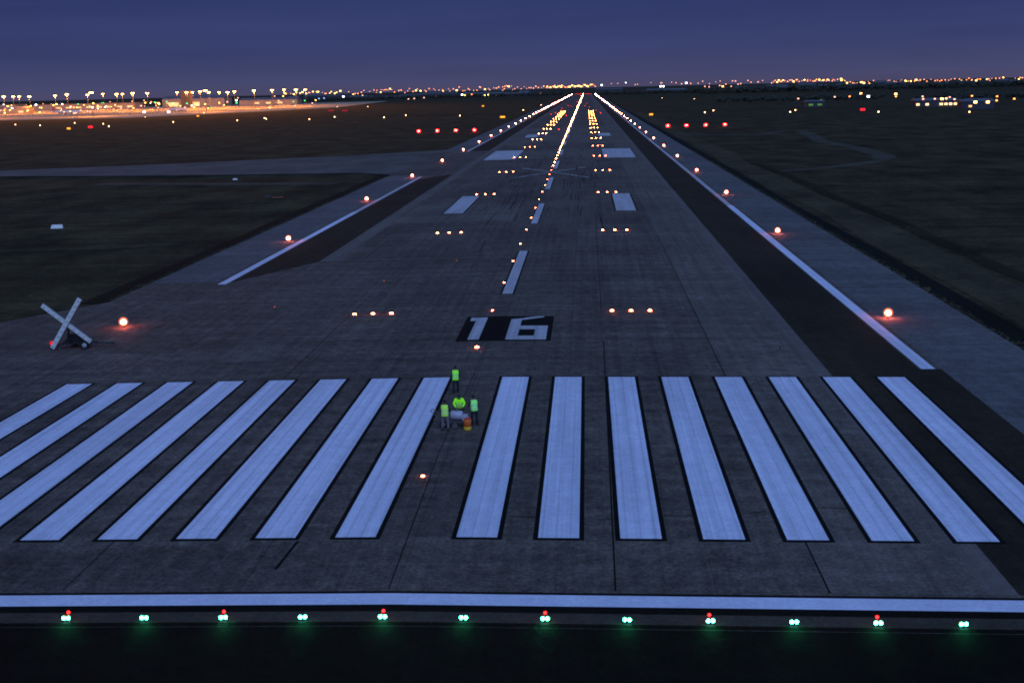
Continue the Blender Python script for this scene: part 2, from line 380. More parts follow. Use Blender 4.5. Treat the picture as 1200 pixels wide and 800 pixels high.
# ------------------------------------------------------------------ object materials
STEEL = plain('galvanised_steel', (.30, .31, .32), .45, .7)
DMET = plain('dark_painted_metal', (.02, .02, .022), .5)
YEL = plain('yellow_lamp_paint', (.55, .33, .03), .5)
CONC = plain('concrete_block', (.33, .32, .30), .9)
RUBB = plain('black_rubber', (.012, .012, .012), .8)
WPNT = plain('white_panel_paint', (.82, .78, .74), .5, var=.12, scale=6)
GALV = plain('pale_wheel_hub', (.55, .56, .58), .4, .3)
FENCE = plain('mast_steel', (.05, .05, .055), .6, .3)
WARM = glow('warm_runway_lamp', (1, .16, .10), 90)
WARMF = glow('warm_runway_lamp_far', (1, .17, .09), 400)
CLL = glow('centreline_lamp', (1, .16, .06), 85)
CLF = glow('centreline_lamp_far', (1, .16, .055), 330)
TDL = glow('touchdown_lamp', (1, .16, .06), 85)
TDF = glow('touchdown_lamp_far', (1, .21, .05), 240)
GRN = glow('green_threshold_lamp', (.04, 1, .42), 40)
REDB = glow('red_rear_lamp', (1, .01, .01), 14)
REDP = glow('red_slope_lamp', (1, .35, .2), 40)
REDE = glow('red_end_lamp', (1, .02, .01), 14, False)
REDS = glow('red_beacon', (1, .004, .01), 1.3)
WLMP = glow('white_taxi_lamp', (1, .58, .26), 14, False)
AMB = glow('amber_sign_face', (1, .36, .03), 2.2, False)
SOD = glow('sodium_flood', (1, .40, .10), 12, False)
REDR = glow('red_halo_glow', (1,.008,.008), 26)  # glowing colour of the halo added round the slope lamps
HALO = None
SODY = glow('sodium_yellow', (1, .58, .12), 9, False)
ORG = glow('orange_street_lamp', (1, .26, .06), 7, False)
PNK = glow('pink_street_lamp', (1, .40, .28), 4, False)
CWH = glow('cool_white_lamp', (.9, .92, 1), 9, False)
CBL = glow('blue_lamp', (.25, .45, 1), 4, False)
CGR = glow('green_lamp', (.08, 1, .3), 3, False)
DIM = glow('dim_green_lit', (.25, .6, .12), .4, False)
WIN = glow('lit_window', (1, .55, .22), 1.6, False)
KM = {'w':PNK,'W':CWH,'y':SODY,'Y':SODY,'o':ORG,'O':SOD,'p':PNK,'g':CGR,'b':CBL,'v':DIM}
KN = {'w':'pinkish white','W':'bright white','y':'yellow','Y':'bright yellow','o':'orange','O':'bright orange','p':'pink','g':'green','b':'bluish','v':'dim green'}

# added see-through glow that imitates a lens halo round the near edge lamps
GLO = bpy.data.materials.new('lamp_halo_glow'); GLO.use_nodes = True; _t = GLO.node_tree; _t.nodes.clear()
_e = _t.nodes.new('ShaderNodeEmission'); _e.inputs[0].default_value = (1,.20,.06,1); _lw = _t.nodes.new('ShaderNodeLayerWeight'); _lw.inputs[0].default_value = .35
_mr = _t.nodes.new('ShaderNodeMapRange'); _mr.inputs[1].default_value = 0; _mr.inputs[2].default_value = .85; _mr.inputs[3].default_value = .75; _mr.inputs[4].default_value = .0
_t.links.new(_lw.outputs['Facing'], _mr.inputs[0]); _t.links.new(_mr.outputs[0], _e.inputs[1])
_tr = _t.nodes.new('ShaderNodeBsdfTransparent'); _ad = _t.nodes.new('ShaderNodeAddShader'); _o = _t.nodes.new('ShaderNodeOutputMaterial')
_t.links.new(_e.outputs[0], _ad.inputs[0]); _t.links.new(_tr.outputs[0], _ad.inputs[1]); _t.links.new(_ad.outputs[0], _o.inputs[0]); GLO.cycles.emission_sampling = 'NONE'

# ------------------------------------------------------------------ edge lights
def make_edge_light(loc, label, near=True):
    t = thing('runway_edge_light', label, 'runway light', loc, 0, 'white lights along the runway edges')
    MB().lathe([(.16,0),(.16,.03),(.06,.05),(.03,.06)], 14).build('base', DMET, t, True)
    MB().lathe([(.022,.06),(.022,.22)], 8).build('stem', YEL, t)
    MB().lathe([(.05,.22),(.13,.25),(.135,.29),(.125,.30)], 14).build('housing', YEL, t, True)
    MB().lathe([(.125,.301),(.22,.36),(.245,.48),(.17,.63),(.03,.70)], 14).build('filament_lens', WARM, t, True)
    MB().ball((0,0,.50), .42, 20, 12).build('halo_ball', GLO, t, True)  # lamp's lens halo shaped as an oversized glowing ball
    return t
EL = {}
proto = None; pf = None
for s, side in ((-1, 'left'), (1, 'right')):
    for k in range(60):
        y = 50.9 + 59.5 * k; x = s * 32.75
        if k < 20: lab = f'{ORD[k]} edge light from the threshold on the {side} side of the runway'
        else: lab = f'far edge light merging into the bright line on the {side} of the runway'
        if k == 2 and False: continue
        z = fall(x) + .004
        if k < 10:
            if proto is None: proto = make_edge_light((x, y, z), lab); fam = family(proto)
            else: dup(proto, fam, (x, y, z), lab)
        else:
            if pf is None:
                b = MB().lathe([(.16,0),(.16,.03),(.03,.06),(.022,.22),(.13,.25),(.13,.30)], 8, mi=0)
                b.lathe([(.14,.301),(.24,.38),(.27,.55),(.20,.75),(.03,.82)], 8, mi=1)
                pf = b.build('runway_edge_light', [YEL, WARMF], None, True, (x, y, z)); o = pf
            else: o = pf.copy(); C.objects.link(o); o.location = (x, y, z)
            o.scale = [min(1.0, .70 + (k-10)*.02)] * 3
            tag(o, lab, 'runway light', 'white lights along the runway edges' if k < 20 else f'far edge lights on the {side}')

# ------------------------------------------------------------------ inset lights
def inset(name, lamp, sz):
    t = thing(name, '', 'runway light', (0,0,0))
    MB().lathe([(.19,0),(.19,.008),(.15,.022),(.10,.026)], 16).build('housing', DMET, t, True)
    MB().ball((0,0,.024), sz, 12, 4, 0, (1,1,.62), True).build('lens', lamp, t, True)
    return t
def inset_far(name, lamp, sz, hz=.75):
    return MB().lathe([(.19,0),(.17,.02)], 6, mi=0).ball((0,0,.021), sz, 6, 3, 1, (1,1,hz), True).build(name, [DMET, lamp], None, True)
a_, f_ = None, None
for k in range(235):
    if k == 1: continue                     # hidden where the crew is working
    y = 8.4 + 15.55 * k
    if y > 3640: break
    x = -.80; z = fall(x) + .014; n = k if k > 1 else k + 1
    if n <= 20: lab = f'{ORD[n-1]} centreline light from the threshold'; gr = 'lights along the runway centreline'
    else: lab = 'far centreline light merging into the bright middle line'; gr = 'far lights in the bright centreline'
    if k < 16:
        if a_ is None:
            a_ = inset('centreline_light', CLL, .15); a_.location = (x,y,z); a_['label'] = lab; a_['group'] = gr; fa = family(a_)
        else:
            q_ = dup(a_, fa, (x,y,z), lab)
            if k == 2: a_.scale = (.62,.62,.62)
    else:
        if f_ is None: f_ = inset_far('centreline_light', CLF, .23); o = f_
        else: o = f_.copy(); C.objects.link(o)
        o.location = (x,y,z); o.scale = [min(1.0, .58 + (k-16)*.014)] * 3; tag(o, lab, 'runway light', gr)
a_, f_ = None, None
for k in range(16):
    y = 54.6 + 61.2 * k
    for s, side in ((-1,'left'),(1,'right')):
        for q, (xx, pos) in enumerate(((9.78,'inner'),(11.45,'middle'),(13.1,'outer'))):
            x = s * xx; z = fall(x) + .018
            lab = f'{pos} lamp of the {ORD[k]} row of three touchdown lights on the {side}'
            gr = 'touchdown lights in rows of three'
            if k < 6:
                if a_ is None:
                    a_ = inset('touchdown_light', TDL, .155); a_.location = (x,y,z); a_['label'] = lab; a_['group'] = gr; fa = family(a_)
                else: dup(a_, fa, (x,y,z), lab)
            else:
                if f_ is None: f_ = inset_far('touchdown_light', TDF, .23, .9); o = f_
                else: o = f_.copy(); C.objects.link(o)
                o.location = (x,y,z); o.scale = [.62 + (k-6)*.035] * 3; tag(o, lab, 'runway light', gr)
# dim red inset lamps and the red far end
rl = None
for i, (x, y, lab) in enumerate(((-21.55,59.3,'small dim red inset lamp on the pavement right of the left edge light'),
        (-13.56,73.4,'small dim red inset lamp above the left row of touchdown lights'),(-7.44,87.5,'small dim red inset lamp left of the centreline lights'))):
    if rl is None:
        rl = inset('inset_light', glow('dim_red_lamp', (1,.12,.05), 1.6), .06); rl.location = (x,y,fall(x)+.006); rl['label'] = lab; fr = family(rl); rl['group'] = 'dim red inset lamps'
    else: dup(rl, fr, (x,y,fall(x)+.006), lab)
f_ = None
for i in range(14):
    x = -23 + 3.5 * i
    if f_ is None: f_ = MB().lathe([(.12,0),(.12,.2)], 6).ball((0,0,.22), .42, 6, 3, 1, (1,1,1.6), True).build('runway_end_light', [DMET, REDE], None, True); o = f_
    else: o = f_.copy(); C.objects.link(o)
    o.location = (x, 3655, fall(x) + .01); tag(o, 'red light in the short row closing the far end of the runway', 'runway light', 'red lights at the far runway end')
f_ = None
for i, (x, y) in enumerate(((-5.3,528.5),(-19,880),(-17,930),(-14,1010),(16,1000),(-6.5,820),(18.5,880),(-8,1250),(6,1260),(-12,1300),(11,1180),(-15.5,1120),(8,1500),(-5,1640))):
    if f_ is None: f_ = inset_far('stop_light', REDE, .24, 1); o = f_
    else: o = f_.copy(); C.objects.link(o)
    o.location = (x, y, fall(x) + .018)
    tag(o, 'single red lamp between the third and fourth lit rows left of the centreline' if i == 0 else 'tiny red lamp on the far runway beyond the rows of three', 'runway light', None if i == 0 else 'tiny red lamps on the far runway')

# ------------------------------------------------------------------ green threshold lights
def make_threshold(red):
    t = thing('threshold_light', '', 'runway light', (0,0,0), 0, 'green lights across the threshold')
    MB().box((0,0,.012), (.34,.26,.024)).build('base', DMET, t)
    for s in (-1, 1):
        MB().tube([(s*.085,0,.02),(s*.085,0,.16)], .018, 8).build('stem', STEEL, t)
        h = MB(); Mx = Matrix.Rotation(R(90), 3, 'X')
        h.lathe([(.045,-.09),(.062,-.05),(.066,.04),(.060,.075)], 14, (s*.085,0,.21), 0, Mx)
        h = h.build('housing', YEL, t, True)
        MB().ball((s*.085,-.072,.21), .072, 12, 5, 0, (1,1,.85), True, Mx).build('lens', GRN, t, True)
    if red:
        MB().ball((0,.17,.33), .055, 10, 5, 0, (1.0,1,1)).build('red_lens', REDB, t, True)
    return t
gA = gB = None
PXS = [80,170,262,354,449,544.5,641,738,835,933,1031.5,1129]
XS = [-12.28 + 3.045 * i for i in range(12)]
for i, x in enumerate(XS):
    red = i in (0,2,4,6,8,10)
    lab = f'{ORD[i]} green threshold light from the left' + (', with a red rear lamp' if red else ', green lamps only')
    loc = (x * .99 + .07, -8.58, fall(x) + .004)
    if True: ang = R(random.uniform(-9,9))
    if red:
        if gA is None: gA = make_threshold(True); gA.location = loc; gA['label'] = lab; fA = family(gA)
        else: dup(gA, fA, loc, lab, ang)
    else:
        if gB is None: gB = make_threshold(False); gB.location = loc; gB['label'] = lab; fB = family(gB)
        else: dup(gB, fB, loc, lab, ang)

# ------------------------------------------------------------------ approach slope boxes
def make_slope():
    t = thing('approach_slope_light', '', 'runway light', (0,0,0), 0, 'red approach slope boxes beside the runway')
    MB().box((0,0,-.03), (1.9,1.4,.1)).build('pad', CONC, t)
    for sx in (-.6, .6):
        for sy in (-.4, .4): MB().tube([(sx,sy,.02),(sx,sy,.5)], .03, 6).build('leg', STEEL, t)
    MB().box((0,0,.68), (1.5,1.1,.36)).box((0,-.6,.86), (1.5,.25,.03)).build('housing', YEL, t)
    Mx = Matrix.Rotation(R(90),3,'X')
    f = MB().ball((0,-.56,.70), .85, 18, 5, 0, (1,.7,.4), True, Mx).build('red_halo', REDR, t, True)  # oversized red ball imitating the halo around the lamps
    for sx in (-.15, .15): MB().ball((sx,-.93,.70), .14, 10, 4, 0, (1,1,.6), True, Mx).build('lens', REDP, f, True)
    return t
sl = None
for side, xs in (('left', (-73.8,-64.7,-55.6,-46.6)), ('right', (46.7,55.6,64.8,73.9))):
    for i, x in enumerate(xs):
        lab = f'{ORD[i]} from the left of the four red slope boxes {side} of the runway'
        loc = (x, 541, -.40)
        if sl is None: sl = make_slope(); sl.location = loc; sl['label'] = lab; fs_ = family(sl)
        else: dup(sl, fs_, loc, lab)

# ------------------------------------------------------------------ grass marker boards, signs
t = thing('gable_marker', 'small white gable marker standing in the left grass', 'marker', (-75.6,134.6,-.52), R(8))
for s in (-1, 1): MB().add([(-.95,s*.42,0),(.95,s*.42,0),(.80,0.0,.55),(-.80,0.0,.55)] + [(-.95,s*.46,0),(.95,s*.46,0),(.80,s*.04,.55),(-.80,s*.04,.55)],
    [(0,1,2,3),(7,6,5,4),(0,4,5,1),(1,5,6,2),(2,6,7,3),(3,7,4,0)]).build('panel', WPNT, t)
MB().tube([(-.82,0,.56),(.82,0,.56)], .03, 6).build('ridge', STEEL, t)
t2 = dup(t, family(t), (-76.5,236.2,-.52), 'tiny white gable marker near the left taxiway, further off', R(-10)); t2.scale = (.65,.65,.6)
t = thing('ground_marker', 'low dark marker with a painted orange ground glow in the left grass before the taxiway', 'marker', (-54.6,183.4,-.50), R(20))
MB().box((0,0,.28), (1.3,.5,.5), taper=.7).build('body', DMET, t); MB().box((1.7,0,.04), (2.2,.9,.06)).build('ground_glow_plate', plain('orange_ground_glow', (.40,.12,.04)), t)  # flat orange plate stands in for the glow on the ground
MASTS= [[-867.7, 1750, 26.5], [-958.4, 1970, 27.0], [-1052.1, 2190, 27.6], [-879.1, 1860, 26.0], [-934.4, 2080, 27.2], [-770.0, 1750, 27.4], [-829.7, 1970, 26.9], [-891.5, 2190, 28.6], [-736.8, 1860, 26.7], [-811.7, 2080, 27.3], [-669.1, 1750, 27.0], [-726.9, 1970, 27.3], [-750.2, 2190, 28.4], [-623.4, 1860, 26.7], [-685.3, 2080, 27.4], [-566.3, 1750, 27.1], [-621.9, 1970, 26.3], [-671.1, 2190, 26.6], [-557.4, 1860, 25.2], [-610.2, 2080, 27.1], [-484.8, 1750, 26.4], [-514.6, 1970, 27.3], [-549.1, 2190, 28.4], [-448.0, 1860, 26.6], [-483.8, 2080, 27.1]]
LOW= [(-462.9, 932.7, 0.6, 'w'), (-416.4, 876.8, 0.6, 'w'), (-336.7, 745.0, 1.2, 'a'), (-419.3, 948.2, 0.6, 'w'), (-331.4, 768.1, 1.2, 'r'), (-370.4, 887.5, 0.6, 'w'), (-329.4, 795.3, 0.6, 'w'), (-316.1, 892.4, 0.6, 'w'), (-267.9, 902.6, 0.6, 'w'), (-264.9, 973.9, 0.8, 'w'), (-253.1, 934.9, 0.8, 'w'), (-207.1, 889.3, 0.6, 'w'), (-200.3, 952.4, 0.6, 'w'), (-148.7, 890.2, 0.6, 'w'), (-141.5, 956.4, 0.6, 'w'), (-89.6, 890.0, 0.6, 'w'), (-50.4, 798.9, 1.2, 'a'), (-114.2, 1395.4, 1.2, 'a'), (-50.2, 1074.5, 0.6, 'w'), (-45.6, 1398.5, 0.6, 'w'), (51.1, 775.4, 1.2, 'a'), (128.6, 1915.8, 0.8, 'w'), (159.1, 1685.6, 0.8, 'w'), (177.2, 1518.3, 0.8, 'w'), (90.9, 817.9, 0.6, 'w'), (102.1, 868.6, 0.6, 'w'), (142.9, 773.5, 0.6, 'w'), (154.3, 821.2, 0.6, 'w'), (188.4, 721.3, 0.6, 'w'), (190.4, 774.0, 1.2, 'r'), (229.3, 674.5, 0.6, 'w'), (-444.1, 1180.5, 0.6, 'o'), (-274.5, 1293.2, 1.2, 'r'), (-254.4, 1268.7, 1.2, 'r'), (-294.7, 1635.2, 0.6, 'o'), (-356.3, 1725.8, 0.6, 'w'), (-377.4, 1145.0, 0.8, 'a'), (-448.7, 1389.9, 0.8, 'o')]
MID= [(-932, 2135, 5, 'w'), (-527, 1202, 5, 'w'), (-602, 1350, 5, 'w'), (-539, 1235, 5, 'w'), (-651, 1514, 5, 'w'), (-589, 1386, 5, 'p'), (-703, 1411, 5, 'y'), (-791, 1882, 8, 'g'), (-802, 1943, 8, 'y'), (-913, 2256, 5, 'y'), (-1445, 3055, 8, 'w'), (-1308, 2900, 8.8, 'w'), (-668, 1698, 5, 'w'), (-441, 1172, 5, 'W'), (-400, 1127, 5, 'W'), (-1104, 2900, 11.4, 'w'), (-1074, 2900, 12.8, 'w'), (-833, 2321, 8, 'Y'), (-999, 2900, 11.1, 'w'), (-1027, 2900, 13.8, 'p'), (-539, 1595, 5, 'w'), (-516, 1562, 5, 'y'), (-967, 2900, 14.5, 'w'), (-946, 2900, 14.0, 'w'), (-840, 2885, 8, 'W'), (-840, 2900, 13.6, 'w'), (-871, 2900, 14.3, 'w'), (-749, 2900, 15.6, 'w'), (-728, 2900, 15.1, 'y'), (-567, 2218, 8, 'w'), (-571, 2351, 5, 'g'), (-472, 2021, 8, 'g'), (-464, 2071, 8, 'y'), (-606, 2744, 8, 'b'), (-632, 2920, 8, 'b'), (-358, 1475, 5, 'p'), (-413, 1817, 5, 'p'), (-344, 1297, 5, 'w'), (-580, 2900, 10.7, 'W'), (-533, 2900, 12.7, 'w'), (-551, 2900, 17.1, 'w'), (-335, 2306, 5, 'w'), (-266, 1896, 8, 'w'), (-274, 2075, 8, 'w'), (-303, 3021, 8, 'W'), (-267, 2727, 8, 'y'), (-291, 3153, 8, 'o'), (-203, 2501, 8, 'y'), (-209, 2666, 8, 'y'), (193, 1039, 5, 'w'), (193, 934, 5, 'v'), (236, 1097, 5, 'w'), (251, 1104, 5, 'o'), (313, 1339, 5, 'O'), (261, 1073, 5, 'W'), (322, 1222, 5, 'O'), (275, 1031, 5, 'o'), (288, 995, 5, 'w'), (253, 863, 5, 'w'), (258, 851, 5, 'w'), (261, 844, 5, 'Y'), (268, 858, 5, 'y'), (287, 915, 5, 'w'), (261, 814, 5, 'w'), (316, 955, 5, 'o'), (238, 694, 5, 'O'), (243, 687, 5, 'O'), (319, 904, 5, 'o'), (263, 733, 5, 'o'), (289, 778, 5, 'o'), (185, 2900, 17.1, 'W'), (192, 2900, 16.9, 'W'), (246, 2900, 23.6, 'W'), (290, 2900, 14.6, 'w'), (300, 2900, 13.4, 'w'), (325, 2900, 15.8, 'w'), (332, 2900, 13.6, 'Y'), (352, 2900, 13.2, 'w'), (368, 2900, 17.7, 'w')]

def sign(x, y, label, mat, w=3.0, h=1.1):
    t = thing('airfield_sign', label, 'sign', (x,y,-.50), 0, 'small lit airfield signs')
    for sx in (-w*.35, w*.35): MB().tube([(sx,0,0),(sx,0,.3)], .04, 6).build('leg', STEEL, t)
    MB().box((0,0,.3+h/2), (w,.3,h)).build('frame', DMET, t)
    MB().box((0,-.17,.3+h/2), (w*.92,.03,h*.85)).build('face', mat, t)
SL = ['amber lit sign standing alone in the left grass, brightest of its kind','amber lit sign just left of the runway edge lights','amber lit sign far off left of the runway end','amber lit sign right of the runway near the red boxes','amber lit sign at the near edge of the apron']
REDF = glow('red_sign_face', (1,.02,.03), 2.0, False)
ia = ir = 0
RL = ['red lit sign in the left grass in front of the apron','red lit sign in the far right grass beside a white lamp','left one of two dim red signs beyond the left grass','right one of two dim red signs beyond the left grass']
tl = None; nn = 0
for x, y, z, k in LOW:
    if k == 'a': sign(x, y, SL[ia], AMB, 2.6 if ia != 1 else 3.6, 1.3); ia += 1
    elif k == 'r': sign(x, y, RL[ir], REDF if ir < 2 else glow('dim_red_face', (1,.05,.08), .35, False), 3.4 if ir < 2 else 7, 1.6); ir += 1
    else:
        side = 'left' if x < 0 else 'right'
        if tl is None:
            tl = thing('taxiway_light', '', 'airfield light', (0,0,0), 0, '')
            MB().lathe([(.15,0),(.15,.03),(.03,.06),(.03,.35)], 8).build('stem', YEL, tl)
            MB().lathe([(.18,.351),(.30,.45),(.30,.75),(.18,.95),(.05,1.0)], 8).build('lens', WLMP, tl, True)
            o = tl; tl.location = (x,y,-.52); fT = family(tl)
        else: o = dup(tl, fT, (x,y,-.52), '')
        o['label'] = f'small warm white lamp standing in the far {side} grass'; o['group'] = f'small lamps in the far {side} grass'

# ------------------------------------------------------------------ floodlight masts on the apron
def make_mast():
    t = thing('floodlight_mast', '', 'light mast', (0,0,0), 0, 'floodlight masts over the left apron')
    MB().lathe([(.6,0),(.55,.4),(.34,.5),(.16,26.4)], 8).build('pole', FENCE, t)
    MB().box((0,0,26.5), (4.6,.5,.35)).build('head_frame', FENCE, t)
    MB().box((-1.15,-.2,27.1), (2.2,.7,1.3)).box((1.25,-.2,27.1), (2.0,.7,1.1)).build('lamp_head', glow('mast_flood', (1,.40,.10), 30, False), t)
    l = bpy.data.lights.new('flood', 'POINT'); l.energy = 270000; l.color = (1, .30, .025); l.shadow_soft_size = 1.2
    lo = bpy.data.objects.new('flood', l); C.objects.link(lo); lo.parent = t; lo.location = (0, -1.4, 25.6)
    return t
ms = None
for i, (x, y, z) in enumerate(MASTS):
    lab = (f'{ORD[i]} floodlight mast from the left edge, over the orange apron' if i < 20 else f'{ORD[24-i]} floodlight mast counted from the right end of the apron')
    if ms is None: ms = make_mast(); fm = family(ms); ms.location = (x,y,z-27.6); ms['label'] = lab
    else: dup(ms, fm, (x,y,z-27.6), lab, R(random.uniform(-30,30)))
for i, (x, y) in enumerate(((-1350,1500),(-1230,1420),(-700,1330),(-560,1330),(-480,1500),(-820,1420),(-950,1600))): dup(ms, fm, (x,y,-.5-0.3), f'{ORD[i]} near floodlight mast standing on the front of the apron', R(180))

# ------------------------------------------------------------------ lamps on short poles around the apron and right field
def lamp_post(x, y, z, mat, w, label, group, name='lamp_post', cat='street lamp'):
    b = MB().tube([(0,0,-.5),(0,0,z)], .14, 5, 0).tube([(0,0,z),(.0,-1.2,z+.25)], .09, 5, 0)
    b.box((0,-1.4,z+.25), (w,w*.6,w*.75), 1)
    o = b.build(name, [FENCE, mat], None, False, (x, y, 0)); tag(o, label, cat, group); return o
for x, y, z, k in MID:
    big = 1.6 if k in 'WYO' else 1.0
    w = big * (.55 + y / 1700.)
    side = 'left of the runway' if x < 0 else 'right of the runway'
    ar = 'on the airport apron' if (x < 0 and y < 2700) else 'beyond the grass'
    lamp_post(x, y, z, KM[k], w, f'{KN[k]} lamp on a pole {ar} {side}', f'{KN[k]} lamps {ar} {side}')

for i in range(75):
    y = random.uniform(1300, 2500); x = -random.uniform(.29, .52) * y
    if y < 1500 and x > -480: x -= 160
    k = random.choice('oyoypwYWgo'); w = random.uniform(.7, 1.5) * (.5 + y / 2000.)
    lamp_post(x, y, random.uniform(3, 13), KM[k], w, f'{KN[k]} lamp on a pole on the airport apron left of the runway', f'{KN[k]} lamps on the airport apron left of the runway')

# ------------------------------------------------------------------ far city lamps along the horizon
def slope(u): return math.tan(math.atan((u - 593) / 1440) - .0651)
CL_ = [(332,400,22,-.5,2.6,'yyoYw','where the apron ends'),(408,448,9,-2,2.5,'wyow','right of the apron'),(438,456,6,2,3.2,'o','right of the apron'),
       (452,600,44,-1.5,3.6,'wpowpyo','between apron and runway end'),(588,598,4,2.5,4,'oY','between apron and runway end'),(600,642,14,-1,2.5,'pow','between apron and runway end'),
       (641,699,40,0.4,2.8,'ooOyo','directly behind the runway end'),(700,775,8,1,4,'Wwp','just right of the runway end'),
       (775,905,20,-.5,3.5,'wpow','on the right horizon before the orange cluster'),(905,992,42,0,2.6,'ooOoyp','in the orange cluster on the right horizon'),
       (992,1200,72,-4.2,-.4,'wopoywO','along the far right horizon')]
protos = {}
for u0, u1, n, d0, d1, ks, where in CL_:
    for i in range(n):
        u = u0 + (u1-u0) * (i + random.random()) / n; D = random.uniform(3900, 6200)
        k = random.choice(ks); z = max(4.5, 19.2 + random.uniform(d0, d1) * D / 1440)
        x = 7.7 + slope(u) * (D + 50)
        sz = (1.15 if k in 'wpo' else 1.8) * D / 2500 * random.uniform(.7, 1.35)
        key = (k,)
        if key not in protos:
            b = MB().tube([(0,0,-20),(0,0,0)], .12, 4, 0); b.box((0,0,.4), (1.3,.6,.9), 1)
            me = b.build('street_lamp', [FENCE, KM[k]]); protos[key] = me; o = me
        else: o = protos[key].copy(); C.objects.link(o)
        o.location = (x, D, z); o.scale = (sz, sz, sz)
        tag(o, f'tiny {KN[k]} city lamp {where}', 'street lamp', f'tiny {KN[k]} city lamps {where}')

# ------------------------------------------------------------------ terminal, hangars, far buildings
WALLP = plain('pale_building_wall', (.38,.29,.20), .8, var=.2, scale=.08)
WALLD = plain('dark_building_wall', (.05,.05,.065), .8, var=.3, scale=.08)
ROOFM = plain('grey_metal_roof', (.09,.095,.12), .5, var=.2, scale=.1)
def building(x, y, w, d, h, label, cat='building', wall=WALLP, name='terminal_building', win=None, rz=0, group=None, pitched=False):
    t = thing(name, label, cat, (x,y,-.6), rz, group)
    MB().box((0,0,h/2), (w,d,h)).build('wall', wall, t)
    if pitched:
        MB().add([(-w/2-.5,-d/2-.5,h+.01),(w/2+.5,-d/2-.5,h+.01),(w/2+.5,d/2+.5,h+.01),(-w/2-.5,d/2+.5,h+.01),(-w/2-.5,0,h+d*.12),(w/2+.5,0,h+d*.12)],
                 [(0,1,5,4),(2,3,4,5),(1,2,5),(3,0,4),(3,2,1,0)]).build('roof', ROOFM, t)
    else: MB().box((0,0,h+.31), (w+1.6,d+1.6,.6)).build('roof', ROOFM, t)
    if win:
        n, ww, wh, wz, m = win
        for i in range(n):
            if random.random() < .4: continue
            MB().box((-w/2 + w*(i+.5)/n, -d/2-.06, wz), (ww,.12,wh)).build('window', m, t)
    return t
building(-1290,2420,260,50,13,'long pale terminal hall at the left end of the orange apron', win=(12,12,3,4,WIN))
building(-1000,2380,210,46,11,'long pale terminal pier left of centre behind the apron masts', win=(10,11,2.5,4,WIN))
building(-800,2460,130,55,16,'tall pale hangar in the middle of the orange apron', win=(3,26,8,5,WIN), name='hangar', pitched=True)
building(-640,2440,120,40,10,'low pale hangar at the right part of the orange apron', win=(5,10,3,4,WIN), name='hangar', pitched=True)
building(-1120,1790,90,30,7,'low service building standing on the left apron', win=(6,7,2,3,WIN))
building(-905,1850,60,26,8,'small freight shed standing in the middle of the apron', win=(3,8,3,3,WIN), name='freight_shed', pitched=True)
t = building(-720,2150,16,16,30,'narrow control tower rising behind the apron masts', 'tower', wall=WALLD, name='control_tower')
building(262,866,30,14,4.6,'low white lit airport building right of the field, longest of three',win=(9,2.2,1.5,1.9,glow('bright_window',(1,.62,.30),2.6,False)),name='airport_building',pitched=True,wall=WALLD)
building(285,842,16,12,4.2,'low blue-roofed shed right of the long lit building',win=(3,1.6,1.2,1.8,WIN),name='airport_shed',pitched=True,wall=WALLD)
building(262,770,20,12,5.0,'blue-grey airport shed standing nearest on the right', win=(2,2.0,1.2,2.0,WIN), name='airport_shed', pitched=True,wall=WALLD)
building(190,945,14,9,4.5,'small hut with a dim green glow in the right field', win=(2,3.4,1.4,2.0,DIM), name='airport_hut', pitched=True,wall=WALLD)
WB = glow('faint_window', (1,.5,.2), .7, False)
k = 0
for u0, u1, n in ((400,640,16),(700,900,9),(900,1200,20),(300,400,6)):
    for i in range(n):
        u = u0 + (u1-u0)*(i+random.random())/n; D = random.uniform(3300, 4600); x = slope(u)*(D+50)
        where = {400:'between the apron and the runway end',700:'right of the runway end',900:'on the far right horizon',300:'at the right end of the apron'}[u0]
        building(x, D, random.uniform(30,90), random.uniform(20,40), random.uniform(6,13), f'dark low city building {where}', wall=WALLD, name='city_building',
                 win=(2,4,2,3,WB) if k % 2 else None, group=f'dark city buildings {where}', pitched=bool(k % 3)); k += 1

